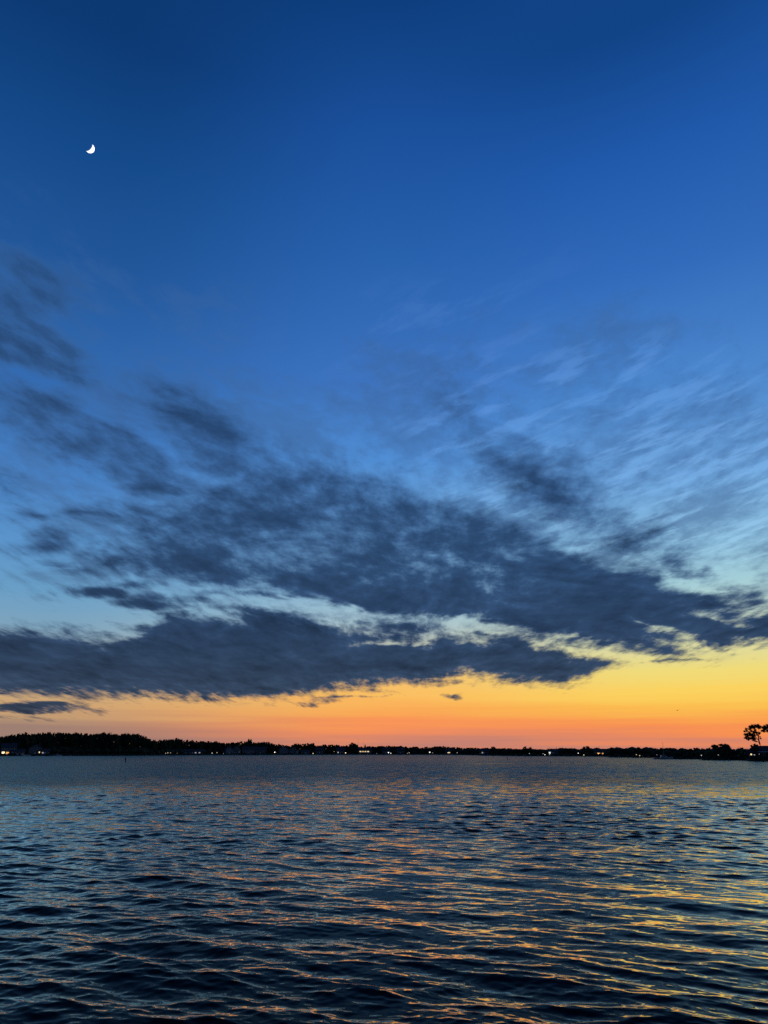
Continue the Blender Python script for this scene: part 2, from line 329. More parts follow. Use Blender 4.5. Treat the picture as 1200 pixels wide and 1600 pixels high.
# ------------------------------------------------------------------ water: wind waves summed over a fan of fine rows
def build_water():
    rng = np.random.default_rng(11)
    dth = 0.00162; th = np.arange(-0.61, 0.6101, dth)
    rs = [8.0]
    while rs[-1] < 1150:
        r = rs[-1]; rs.append(r + (0.0020*r if r < 60 else (max(0.24, 0.40*(r/200)) if r < 300 else (0.012*r))))
    rs = np.array(rs); dr = np.gradient(rs)
    nr, nt = len(rs), len(th)
    RR, TT = np.meshgrid(rs, th, indexing='ij')
    X0 = (RR*np.sin(TT)).astype(np.float32); Y0 = (RR*np.cos(TT)).astype(np.float32)
    Z = np.zeros_like(X0); DX = np.zeros_like(X0); DY = np.zeros_like(X0)
    fade = np.clip((0.61-np.abs(TT))/0.03, 0, 1).astype(np.float32)
    # patches where the wind bites harder
    gust = np.ones_like(X0)
    for _ in range(14):
        k = 2*np.pi/rng.uniform(5, 40); a = rng.uniform(0, 2*np.pi)
        gust += (0.09*np.sin(k*(X0*np.cos(a)*0.6+Y0*np.sin(a))+rng.uniform(0, 6.28))).astype(np.float32)
    gust = np.clip(gust, 0.35, 1.7)
    N = WAVE_N; lam = np.exp(np.linspace(np.log(0.07), np.log(4.6), N)) * rng.uniform(0.93, 1.07, N)
    missing = np.zeros(nr)
    for i in range(N):
        L = lam[i]
        slope = WAVE_SLOPE*math.sqrt(2.0/N)*interp(L, [(0.07,0.55),(0.12,0.8),(0.2,1.0),(0.4,1.2),(0.8,1.2),(1.4,1.0),(2.2,0.7),(3,0.42),(4.6,0.2)])
        # wave train from the right, a second from ahead
        if rng.random() < 0.6: a = rng.normal(R(32), R(15))
        else: a = rng.normal(R(-8), R(24))
        if L < 0.3: a += rng.normal(0, R(12))
        kx, ky = math.sin(a), math.cos(a); k = 2*np.pi/L; ph = rng.uniform(0, 2*np.pi)
        w = np.clip((L/np.maximum(dr, 0.0016*rs*0.5)-2.4)/1.6, 0, 1); w2 = w.astype(np.float32)
        missing += (1-w**2)*slope**2/2
        n = int(np.argmax(w <= 0)) if (w <= 0).any() else nr
        if n < 2: continue
        x, y = X0[:n], Y0[:n]
        p = (k*(kx*x+ky*y)+ph).astype(np.float32)
        amp = (slope/k)*w2[:n, None]*fade[:n]*(gust[:n] if L < 1.5 else 1.0)
        Z[:n] += amp*np.sin(p); c = 1.25*amp*np.cos(p)
        DX[:n] += kx*c; DY[:n] += ky*c
    V = np.stack([X0+DX, Y0+DY, Z], -1).reshape(-1, 3)
    rip = np.repeat(np.sqrt(missing)[:, None], nt, 1)
    rip = rip*(0.45+0.55*np.clip((RR-60)/60, 0, 1)) + 0.045*np.clip((RR-75-14*(gust-1)*3)/30, 0, 1)       # beyond this line the breeze roughens the lake
    # calm slicks, a boat's wake, sheltered water under the right-hand shore
    def ell(cx, cy, a, b, rot=0.0):
        c, s = math.cos(rot), math.sin(rot); u = (X0-cx)*c+(Y0-cy)*s; v = -(X0-cx)*s+(Y0-cy)*c
        return np.exp(-((u/a)**4+(v/b)**2))
    rip = rip*(1-0.55*ell(38, 208, 24, 5)-0.4*ell(62, 226, 30, 4)) + 0.10*ell(-39, 97, 15, 1.6, 0.35)
    pxs = 600+1172.8*np.tan(TT); sd = np.vectorize(shore)(600+1172.8*np.tan(th))[None, :]
    calm = np.clip((RR-sd*0.90)/(sd*0.05), 0, 1)*np.clip((pxs-930)/60, 0, 1)
    rip = rip*(1-0.86*calm)
    idx = np.arange(nr*nt).reshape(nr, nt)
    q = np.stack([idx[:-1, :-1], idx[:-1, 1:], idx[1:, 1:], idx[1:, :-1]], -1).reshape(-1, 4)
    # the rest of the lake, coarse
    ev, ef, base = [], [], nr*nt
    ra = [8.0, 40, 150, 400, 1150]; aa = np.linspace(0.61, 2*np.pi-0.61, 40)
    for a in aa:
        for r in ra: ev.append((r*math.sin(a), r*math.cos(a), 0.0))
    m_ = len(ra)
    for i in range(len(aa)-1):
        for k in range(m_-1): ef.append((base+i*m_+k, base+i*m_+k+1, base+(i+1)*m_+k+1, base+(i+1)*m_+k))
    b2_ = base+len(ev); ring = [2*np.pi*i/32 for i in range(32)]
    ev += [(8.2*math.sin(a), 8.2*math.cos(a), -0.12) for a in ring] + [(0, 0, -0.12)]
    for i in range(32): ef.append((b2_+i, b2_+32, b2_+32, b2_+(i+1) % 32))
    tri = [(f[0], f[1], f[3]) for f in ef[-32:]]; ef = ef[:-32]
    V = np.concatenate([V, np.array(ev, dtype=np.float32)]).astype(np.float32)
    q = np.concatenate([q, np.array(ef)[:, ::-1]]); nq = len(q)
    loops = np.concatenate([q.reshape(-1), np.array(tri).reshape(-1)]).astype(np.int32)
    starts = np.concatenate([np.arange(nq)*4, nq*4+np.arange(32)*3]).astype(np.int32)
    me = bpy.data.meshes.new('water')
    me.vertices.add(len(V)); me.vertices.foreach_set('co', V.reshape(-1))
    me.loops.add(len(loops)); me.loops.foreach_set('vertex_index', loops)
    me.polygons.add(len(starts)); me.polygons.foreach_set('loop_start', starts)
    me.polygons.foreach_set('use_smooth', np.ones(len(starts), dtype=bool))
    at_ = me.attributes.new('ripple', 'FLOAT', 'POINT')
    full = np.concatenate([rip.reshape(-1), np.full(len(ev), 0.12)]).astype(np.float32); at_.data.foreach_set('value', full)
    me.update(calc_edges=True); me.validate()
    return me
WAVE_N, WAVE_SLOPE = 210, 0.16
wm = bpy.data.materials.new('lake_water'); wm.use_nodes = True
nt_ = wm.node_tree; nt_.nodes.clear(); q_ = G(nt_)
geo = nt_.nodes.new('ShaderNodeNewGeometry'); atr = nt_.nodes.new('ShaderNodeAttribute'); atr.attribute_name = 'ripple'
nz1 = q_.noise(q_.v('MULTIPLY', geo.outputs['Position'], (1.0, 1.35, 1.0)), 1.9, 2, 0.6, color=True)
nz2 = q_.noise(q_.v('MULTIPLY', geo.outputs['Position'], (1.0, 1.5, 1.0)), 9.0, 2, 0.6, color=True)
rp = atr.outputs['Fac']
pert = q_.v('SCALE', q_.v('SUBTRACT', nz1, (0.5, 0.5, 0.5)), scale=q_.m('MULTIPLY', q_.m('MINIMUM', rp, 0.14), 6.0))
pert2 = q_.v('SCALE', q_.v('SUBTRACT', nz2, (0.5, 0.5, 0.5)), scale=q_.m('MULTIPLY_ADD', rp, 0.5, 0.03))
pv = q_.v('MULTIPLY', q_.v('ADD', pert, pert2), (1.0, 1.0, 0.0))
nrm = q_.v('NORMALIZE', q_.v('ADD', geo.outputs['Normal'], pv))
fr = nt_.nodes.new('ShaderNodeFresnel'); fr.inputs['IOR'].default_value = 1.34; nt_.links.new(nrm, fr.inputs['Normal'])
F = fr.outputs[0]; fac = q_.m('MULTIPLY', F, q_.m('MULTIPLY_ADD', q_.m('MULTIPLY', F, F), 14.0, 0.14))
fac = q_.m('MINIMUM', fac, q_.step(rp, 0.0, 0.13, 0.92, 0.37))
gl = nt_.nodes.new('ShaderNodeBsdfGlossy'); gl.inputs['Color'].default_value = (1.0, 0.95, 0.80, 1); nt_.links.new(nrm, gl.inputs['Normal'])
nt_.links.new(q_.m('MAXIMUM', q_.m('SQRT', q_.m('MULTIPLY', rp, 0.30)), 0.05), gl.inputs['Roughness'])   # waves too fine for the mesh
df = nt_.nodes.new('ShaderNodeBsdfDiffuse'); df.inputs['Color'].default_value = (0.003, 0.009, 0.012, 1)
mxw = nt_.nodes.new('ShaderNodeMixShader'); nt_.links.new(fac, mxw.inputs[0]); nt_.links.new(df.outputs[0], mxw.inputs[1]); nt_.links.new(gl.outputs[0], mxw.inputs[2])
wout = nt_.nodes.new('ShaderNodeOutputMaterial'); nt_.links.new(mxw.outputs[0], wout.inputs[0])
wme = build_water(); wme.materials.append(wm)
water = link('water', wme); water['kind'] = 'structure'; water['label'] = 'rippled dark lake water reflecting the sunset'

# ------------------------------------------------------------------ moon: a ball far off, its sunlit side painted in emission, seen through the bright air in front of it
mm = bpy.data.materials.new('moon_glow'); mm.use_nodes = True
mt = mm.node_tree; mt.nodes.clear(); q_ = G(mt)
tcn = mt.nodes.new('ShaderNodeTexCoord')
mg = mt.nodes.new('ShaderNodeNewGeometry')
lit = q_.step(q_.v('DOT_PRODUCT', mg.outputs['Normal'], tuple(sun_dir)), -0.30, -0.02)     # sunlit crescent put in as emission, widened past the half facing the sun
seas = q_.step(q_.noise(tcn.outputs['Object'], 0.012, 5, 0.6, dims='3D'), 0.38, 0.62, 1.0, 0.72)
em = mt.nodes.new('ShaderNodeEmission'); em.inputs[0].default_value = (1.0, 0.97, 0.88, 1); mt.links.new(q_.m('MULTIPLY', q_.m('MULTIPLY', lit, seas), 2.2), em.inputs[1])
tr = mt.nodes.new('ShaderNodeBsdfTransparent'); ads = mt.nodes.new('ShaderNodeAddShader'); mo_ = mt.nodes.new('ShaderNodeOutputMaterial')
mt.links.new(em.outputs[0], ads.inputs[0]); mt.links.new(tr.outputs[0], ads.inputs[1])
mx = mt.nodes.new('ShaderNodeMixShader'); mt.links.new(mg.outputs['Backfacing'], mx.inputs[0])
mt.links.new(ads.outputs[0], mx.inputs[1]); mt.links.new(tr.outputs[0], mx.inputs[2]); mt.links.new(mx.outputs[0], mo_.inputs[0])
b_ = MB(); MOON_D = 40000.0; b_.ball((0, 0, 0), MOON_D*math.tan(R(0.30)), 1.0, 48, 24)
moon = b_.build('moon', mm, loc=ray(140.3, 231.5)*MOON_D, smooth=True)
tag(moon, 'bright crescent moon high in the deep blue sky', 'moon')

# ------------------------------------------------------------------ trees of the far shore
def make_tree(seed, kind):
    """a broadleaf about 1 x 1 x 1: height 1, crown width about 0.8; returns crown and trunk meshes"""
    rng = random.Random(seed); cr, tr_ = MB(), MB()
    spread, low = {'round': (0.42, 0.06), 'tall': (0.28, 0.08), 'broad': (0.50, 0.08), 'umbrella': (0.46, 0.55)}[kind]
    n = 24 if kind != 'umbrella' else 15
    tips = []
    for i in range(n):
        h = low + (0.90-low)*(i+0.5)/n; t = (h-low)/(1-low)
        w = spread*(math.sin(math.pi*min(1, 0.30+0.68*t))**0.7)
        a = i*2.4 + rng.uniform(-0.5, 0.5); d = w*rng.uniform(0.35, 0.95)
        c = (math.cos(a)*d, math.sin(a)*d, h+rng.uniform(-0.03, 0.03)); r = spread*rng.uniform(0.30, 0.46)*(1.0 if t < 0.8 else 0.8)
        tips.append((c, r)); cr.ball(c, r*0.72, 0.9, 6, 4); cr.leaves(rng, c, r*0.95, 0.85, 36, 0.030)
    tips.append(((rng.uniform(-.05, .05), rng.uniform(-.05, .05), 0.88), 0.13)); cr.leaves(rng, tips[-1][0], 0.13, 0.9, 40, 0.028)
    tr_.tube([(0, 0, -0.03), (0.01, 0, low*0.6), (0.0, 0.01, 0.5), (0.01, 0, 0.75)], [0.035, 0.028, 0.018, 0.006])
    for c, r in tips[::4]:
        tr_.tube([(0.0, 0, max(low*0.5, c[2]-0.25)), (c[0]*0.5, c[1]*0.5, c[2]-0.12), c], [0.014, 0.010, 0.004], 5)
    return cr, tr_
KIND = ['round', 'round', 'broad', 'tall', 'round', 'broad', 'umbrella', 'round', 'tall', 'broad']
PROTO = []
for i, k in enumerate(KIND):
    c, t = make_tree(100+i, k); PROTO.append((c.mesh('crown', LEAF[i % 2]), t.mesh('trunk', BARK)))
BYKIND = {k: [i for i, q in enumerate(KIND) if q == k] for k in set(KIND)}
def tree(px, d, top_y, width_px, kind, label, group, rng, name='broadleaf_tree'):
    off = d - shore(px); gz = ground_z(px, off) - 0.2
    h = z_at(top_y, d, px) - gz; w = width_px*m_per_px(px, d)
    i = rng.choice(BYKIND[kind]); wide = {'round': 0.86, 'tall': 0.62, 'broad': 1.06, 'umbrella': 0.98}[kind]
    o = link(name, None, loc=at(px, d, gz), rz=rng.uniform(0, 6.28)); tag(o, label, 'tree', group)
    sxy = w/wide
    for nm, me in (('crown', PROTO[i][0]), ('trunk', PROTO[i][1])):
        p = link(nm, me, o); p.scale = (sxy, sxy, h*1.05)
    return o
TOP = [(-160,1156),(-60,1152),(0,1150),(12,1148),(25,1147),(35,1145.5),(45,1147),(60,1145.5),(75,1144.3),(90,1145),(105,1146),(115,1143.5),(122,1146),(140,1146.5),(150,1145.5),(163,1143.3),
    (175,1147),(190,1147),(203,1145.5),(215,1147.5),(224,1150),(230,1155),(240,1157),(260,1155),(276,1154),(285,1156),(300,1157),(315,1159),(330,1158),(342,1159),(350,1161),(358,1160),
    (370,1159),(395,1159),(410,1159),(425,1161),(440,1164),(450,1165),(462,1162.5),(470,1163),(487,1161.5),(493,1164.5),(505,1164),(512,1163.5),(530,1164),(540,1165),(545,1163),(551,1161.3),(556,1164),
    (565,1166),(580,1167),(600,1165.5),(620,1165.5),(640,1167),(645,1166),(655,1168),(665,1167),(680,1166.5),(692,1165.5),(700,1167),(720,1168),(740,1169),(755,1168.5),(775,1168.5),(790,1169.5),
    (810,1169.5),(835,1170.5),(860,1170.5),(885,1170.5),(910,1171.5),(932,1170.5),(940,1171.5),(960,1170),(970,1172),(980,1171.5),(1006,1172),(1020,1170),(1035,1168),(1050,1167.5),(1060,1169.5),
    (1072,1168),(1080,1169.5),(1088,1168),(1098,1169.5),(1108,1168.5),(1120,1170),(1146,1170.5),(1155,1169),(1163,1169.5),(1170,1171),(1260,1172)]
ZONES = [(62,'dark tree of the left headland behind the lit two-storey house','headland trees behind the lit house'),
    (140,'dark tree in the highest stretch of the left headland','headland trees of the high stretch'),
    (228,'dark tree at the right end of the headland before the ridge drops','headland trees at its right end'),
    (345,'dark tree in the low tree line above the small warm lamps and long grey building','trees above the long grey building'),
    (480,'small dark tree behind the pale gabled houses left of centre','trees behind the pale gabled houses'),
    (600,'small dark tree in the tree line by the row of lit windows','trees by the row of lit windows'),
    (700,'small dark tree in the even tree line right of the paired white lamps','trees right of the paired white lamps'),
    (830,'small dark tree where the shore comes nearer left of the white lamp cluster','trees left of the white lamp cluster'),
    (957,'small dark tree in the low line from white lamp cluster to amber window','trees from lamp cluster to amber window'),
    (1023,'small dark tree above the two warm lamps left of the thin mast','trees left of the thin mast'),
    (1095,'round dark tree on the nearer shore behind the sailing boat','trees behind the sailing boat'),
    (9999,'round dark tree between the last shore step and the long roof','trees beside the long roof')]
def zone(px): return next((l, g_) for x, l, g_ in ZONES if px < x)
rng = random.Random(5)
px = -30.0
while px < 1172:
    d = shore(px) + rng.uniform(32, 60) if px < 1023 else shore(px) + rng.uniform(12, 26)
    w = {0: rng.uniform(11, 18), 1: rng.uniform(8, 14), 2: rng.uniform(9, 15), 3: rng.uniform(14, 22)}[0 if px < 228 else 1 if px < 700 else 2 if px < 1023 else 3]
    lab, grp = zone(px)
    tree(px, d, interp(px, TOP) + rng.uniform(-0.6, 1.2), w*1.25, rng.choice(['round', 'round', 'broad', 'broad'] if px < 1023 else ['round', 'broad']), lab, grp, rng)
    px += w*0.62
px = -30.0
while px < 1172:                                  # a second rank behind, a little lower
    d = shore(px) + (rng.uniform(70, 95) if px < 1023 else rng.uniform(30, 44)); w = rng.uniform(15, 24)
    lab, grp = zone(px)
    tree(px, d, interp(px, TOP) + rng.uniform(1.0, 2.6), w*1.3, rng.choice(['round', 'broad']), lab, grp, rng)
    px += w*0.72
SOLO = [(389,1155.3,9,'umbrella','small tree with a flat tuft poking above the middle-left tree line',45),
        (276,1153.6,15,'round','rounded tree top just right of the high left headland',50),
        (551,1160.8,15,'round','domed tree standing above its neighbours near the middle of the shore',40),
        (570.5,1163.4,4,'tall','thin spiky tree just right of the middle dome',45),
        (771,1166.3,10,'round','low rounded tree alone above the shore right of centre',30),
        (820.5,1166.2,9,'round','left one of two small round trees close together',30),
        (829,1167.0,7,'round','right one of two small round trees close together',30),
        (918.5,1166.2,16,'broad','wide domed tree, the largest on the shore right of centre',28),
        (932.5,1169.0,10,'round','smaller round tree just right of the wide domed one',26),
        (888,1169.2,14,'broad','low flat-topped tree left of the wide domed one',30),
        (957,1167.4,8,'round','round tree beside the gap where the nearer shore begins',28),
        (993,1169.2,15,'broad','squat tree with a tuft on top left of the thin mast',22),
        (999,1167.6,6,'umbrella','tiny tufted tree top left of the thin mast',26),
        (1132,1162.8,44,'broad','big round dark tree on the right shore left of the lone tall tree',12),
        (1158,1168.3,17,'broad','low bushy tree between the big round tree and the long roof',10),
        (1181,1162.6,17,'round','rounded bush at the left end of the long dark roof',6)]
for px, y, w, k, lab, off in SOLO: tree(px, shore(px)+off, y, w*1.15, k, lab, None, rng)

# the lone tall tree on the right, limb by limb
def lone_tree():
    d = shore(1189)+16; s = m_per_px(1189, d); rng = random.Random(8)
    base = at(1189.3, d, ground_z(1189, 16)-0.2); root = link('tall_tree', None, loc=base, rz=-px_az(1189.3))
    tag(root, 'lone tall open-crowned tree rising behind the long roof at the right edge', 'tree')
    def P(u, v, y=0.0): return Vector(((1120+u/15-1189.3)*s, y, z_at(1120+v/15, d, 1189)-base.z))
    t = MB()
    t.tube([Vector((0, 0, 0)), P(1045, 700), P(1040, 640), P(1031, 560), P(1030, 470)], [0.36, 0.30, 0.27, 0.22, 0.18], 8)
    limbs = [[(1030,470),(1005,400),(1000,330),(985,240)], [(1030,470),(1062,400),(1100,375),(1150,330),(1200,290)], [(1036,600),(1000,585),(950,560),(890,515),(820,480)],
             [(1031,560),(1000,520),(965,460),(900,410),(830,380),(740,410)], [(1005,400),(940,340),(880,300)], [(1062,400),(1070,300),(1090,220)], [(1150,330),(1230,260),(1300,250)],
             [(1150,330),(1240,340),(1320,360)], [(900,410),(800,330),(770,285)], [(965,460),(900,470),(780,500),(720,500)], [(1034,500),(1060,455),(1080,500)], [(890,515),(800,530)]]
    for L in limbs:
        dep = [0]+[rng.uniform(-0.9, 0.9)*min(1, i*0.6) for i in range(1, len(L))]
        r0 = 0.15 if len(L) > 3 else 0.09
        t.tube([P(u, v, dd) for (u, v), dd in zip(L, dep)], [max(r0*(1-0.8*i/(len(L)-1)), 0.03) for i in range(len(L))], 6)
    t.build('trunk', BARK, root)
    cl = [(870,235,32),(930,212,34),(1000,208,34),(1070,205,34),(1118,240,28),(852,285,24),(960,255,32),(1040,238,32),(900,255,30),(1180,250,30),(1205,290,34),(1148,325,26),(1190,335,26),(1250,260,36),
          (1300,255,38),(1330,300,36),(1270,330,30),(1330,365,34),(1380,300,36),(1290,210,34),(1220,225,24),(775,280,22),(725,338,18),(778,326,20),(940,350,30),(885,328,22),(1000,368,32),(1062,382,26),(930,400,28),(838,372,28),
          (865,412,28),(732,415,26),(775,402,28),(722,490,24),(770,452,28),(822,432,28),(800,492,28),(855,500,30),(905,480,30),(788,532,18),(905,545,28),(940,512,28),(890,448,28),(1080,512,13),(1075,470,9),(960,575,14),
          (980,310,22),(1090,260,24),(1010,420,16),(745,515,18),(950,440,22)]
    c = MB()
    for u, v, r in cl:
        p = P(u, v, rng.uniform(-1.5, 1.5)); rr = r/15*s*1.12
        c.ball(p, rr*1.05, 0.8, 7, 5); c.leaves(rng, p, rr*1.6, 0.85, 110, 0.16)
    c.build('crown', LEAF[0], root)
lone_tree()

# undergrowth hiding the feet of the trees
ug = MB(); rng = random.Random(21); px = -60.0
while px < 1215:
    sd = shore(px); near = px > 1022
    for off, hh in (((5, 0.35), (34, 1.0), (44, 1.1)) if not near else ((3, 0.4), (12, 1.0))):
        d = sd+off+rng.uniform(-2, 2); h = rng.uniform(2.4, 4.6)*hh*(0.75 if near else 1.0); c = at(px+rng.uniform(-3, 3), d, ground_z(px, off)+h*0.45)
        ug.ball(c, h*0.75, 0.75, 7, 4); ug.leaves(rng, c, h*1.0, 0.8, 20, 0.35)
    px += 3.2 if not near else 5.0
u_ = ug.build('shore_undergrowth', LEAF[1]); u_['kind'] = 'stuff'; tag(u_, 'dark undergrowth along the foot of the tree line', 'undergrowth')

# ------------------------------------------------------------------ houses
def house(px, off, w, h, dep, roof_h, wall, label, windows=(), gable=False, name='lake_house', turn=0.0, hip=False):
    """windows: (x, z, width, height, lit) on the lake side, metres from the middle of the wall foot"""
    d = shore(px)+off; gz = ground_z(px, off)
    o = link(name, None, loc=at(px, d, gz), rz=-px_az(px)+turn); tag(o, label, 'house')
    m = MB(); x, y = w/2, dep/2
    m.box(-x, x, -y, y, -0.6, h)
    if gable: m.add([(-x,-y,h),(x,-y,h),(0,-y,h+roof_h),(-x,y,h),(x,y,h),(0,y,h+roof_h)], [(0,1,2),(5,4,3)])
    elif not hip: m.add([(-x,-y,h),(-x,y,h),(-x,0,h+roof_h),(x,-y,h),(x,y,h),(x,0,h+roof_h)], [(2,1,0),(3,4,5)])
    m.build('wall', wall, o)
    r = MB(); e = 0.5; th = 0.22
    if gable: a = [(-x-e,-y-e,h-e*roof_h/x),(0,-y-e,h+roof_h),(x+e,-y-e,h-e*roof_h/x),(-x-e,y+e,h-e*roof_h/x),(0,y+e,h+roof_h),(x+e,y+e,h-e*roof_h/x)]
    else:
        k = (x+e)-(y if hip else 0); a = [(-x-e,-y-e,h-e*roof_h/y),(-k,0,h+roof_h),(-x-e,y+e,h-e*roof_h/y),(x+e,-y-e,h-e*roof_h/y),(k,0,h+roof_h),(x+e,y+e,h-e*roof_h/y)]
    b = [(q[0], q[1], q[2]+th) for q in a]
    r.add(a+b, [(0,1,4,3),(1,2,5,4),(9,10,7,6),(10,11,8,7),(0,6,7,1),(1,7,8,2),(3,4,10,9),(4,5,11,10),(0,3,9,6),(2,8,11,5)]+([(0,2,1),(3,4,5),(6,7,8),(9,11,10)] if hip else []))
    ro = r.build('roof', ROOF, o)
    if w > 8 and not hip:
        c = MB(); c.box(w*0.22, w*0.22+0.8, -0.4, 0.4, h+roof_h*0.4, h+roof_h+1.0); c.build('chimney', WALLS[1], ro)
    dm = MB(); dm.box(-0.5, 0.5, -y-0.06, -y-0.01, 0, 2.1); dm.build('door', TRIM, o)
    for (wx, wz, ww, wh, lit) in windows:
        f = MB(); t = 0.12
        f.box(wx-ww/2-t, wx+ww/2+t, -y-0.10, -y-0.01, wz-t, wz); f.box(wx-ww/2-t, wx+ww/2+t, -y-0.10, -y-0.01, wz+wh, wz+wh+t)
        f.box(wx-ww/2-t, wx-ww/2, -y-0.10, -y-0.01, wz, wz+wh); f.box(wx+ww/2, wx+ww/2+t, -y-0.10, -y-0.01, wz, wz+wh)
        fo = f.build('window', TRIM, o); p = MB(); p.box(wx-ww/2, wx+ww/2, -y-0.06, -y-0.02, wz, wz+wh)
        p.build('pane', glow(*lit) if lit else GLASS, fo)
    return o
D = None
house(13, 22, 12, 6.0, 9, 3.2, WALLS[0], 'two-storey pale house with two bright lit windows at the far left', [(-3.9,0.6,2.2,1.7,('warm',2.0)),(-0.7,0.5,2.2,1.6,('amber',0.9)),(3,1,1.2,1.4,D),(-3.6,3.8,1.2,1.4,D),(0,3.8,1.2,1.4,D),(3.6,3.8,1.2,1.4,D)])
house(28, 18, 11, 2.8, 7, 1.5, WALLS[0], 'low pale outbuilding beside the two-storey house at far left', [(-3,1,1.4,1.1,D),(0,1,1.4,1.1,D),(3,1,1.4,1.1,D)])
house(55, 24, 11, 5.2, 9, 3.6, WALLS[1], 'dim grey gabled house on the headland with a small yellow light', [(3.4,1.2,1.1,1.2,('warm',1.3)),(-2,3.4,1.2,1.3,D),(2,3.4,1.2,1.3,D)], gable=True)
house(70, 20, 8, 3.0, 6, 1.6, WALLS[1], 'small grey cottage right of the grey gabled headland house', [(-1.6,1,1.2,1.0,('white',0.35)),(2,1,1.2,1.0,D)])
house(301, 16, 22, 3.0, 7, 1.6, WALLS[1], 'long low grey building on the shore left of centre', [(-7,1,1.6,1.0,D),(-3,1,1.6,1.0,D),(3,1,1.6,1.0,('white',0.3)),(7,1,1.6,1.0,('white',0.3))])
house(357, 18, 9, 4.4, 9, 3.4, WALLS[0], 'pale gabled house, left of the twin gables on the shore', [(-2,1,1.2,1.4,D),(2,1,1.2,1.4,D)], gable=True, turn=0.3)
house(368, 16, 9, 4.2, 9, 3.8, WALLS[0], 'pale gabled house, right of the twin gables on the shore', [(-2,1,1.2,1.4,D),(2,1,1.2,1.4,D)], gable=True, turn=-0.25)
house(388, 18, 14, 5.2, 9, 2.6, WALLS[0], 'wide pale house just right of the twin gables', [(-4.5,1,1.3,1.4,D),(0,3.4,1.3,1.2,D),(4.5,1,1.3,1.4,D)])
house(407, 20, 13, 5.0, 9, 2.6, WALLS[1], 'dim grey house left of the bright white shore lamp', [(-4,1,1.3,1.4,D),(3,3,1.3,1.3,D)])
house(443, 20, 10, 6.0, 9, 3.2, WALLS[0], 'tall pale house right of the bright white shore lamp', [(-2.5,1,1.3,1.4,D),(2.5,3.6,1.3,1.4,D)], gable=True)
house(457, 18, 12, 3.6, 9, 3.4, WALLS[0], 'pale house with a broad gable right of the tall pale house', [(-3,1,1.3,1.4,D),(3,1,1.3,1.4,D)], gable=True, turn=-0.2)
house(477, 16, 10, 3.0, 7, 1.6, WALLS[0], 'small pale cottage left of the yellow shore light', [(-2.5,1,1.4,1.2,D),(2.5,1,1.4,1.2,D)])
house(499, 20, 10, 4.6, 8, 2.4, WALLS[1], 'dim grey cottage right of the first yellow shore light', [(-2.5,1,1.3,1.3,D),(2.5,1,1.3,1.3,D)])
house(532, 20, 11, 4.8, 8, 2.6, WALLS[1], 'dim grey house just left of the brightest yellow light', [(-3,1,1.3,1.3,('white',0.5)),(3,1,1.3,1.3,D)])
house(570, 18, 17, 4.4, 9, 2.4, WALLS[0], 'long house with a row of lit windows near the middle of the shore', [(-5.6,2.2,2.2,1.2,('warm',1.0)),(-2.4,2.2,2.2,1.2,('warm',0.7)),(0.8,2.2,2.2,1.2,('warm',0.8)),(4.2,2.2,2.4,1.2,('warm',1.0))])
house(603, 20, 10, 4.4, 8, 2.6, WALLS[1], 'dim grey house beside the pair of white lights in the middle', [(-3,1,1.3,1.3,D),(3,1,1.3,1.3,D)])
house(626, 20, 10, 4.4, 8, 2.6, WALLS[1], 'dim grey house right of the pair of white lights in the middle', [(-3,1,1.3,1.3,D),(3,1,1.3,1.3,D)])
house(702, 18, 9, 3.4, 7, 1.8, WALLS[0], 'small house with one wide pale lit window right of centre', [(-0.5,0.9,3.0,1.1,('warm',0.9))])
house(757, 16, 9, 3.2, 7, 1.8, WALLS[1], 'low grey cottage right of the single white light', [(-2,1,1.3,1.2,('white',0.3)),(2,1,1.3,1.2,D)])
house(864, 16, 8, 2.5, 6, 1.2, WALLS[0], 'pale cottage right of the cluster of white lights', [(-2.6,0.9,1.4,1.3,('white',0.9)),(2,1,1.3,1.2,D)])
house(937, 14, 8, 2.8, 6, 1.5, WALLS[2], 'low tan cottage with a wide amber window', [(-0.6,0.6,2.4,0.9,('amber',1.3)),(2.2,0.6,1.2,0.9,('amber',0.9))])
house(1176, 6, 3, 2.2, 3, 0.9, WALLS[0], 'tiny pale shed with lights in front of the long roof', [(-0.6,1.2,0.5,0.5,('warm',1.2)),(0.5,0.9,0.5,0.5,('white',0.8))], name='garden_shed')
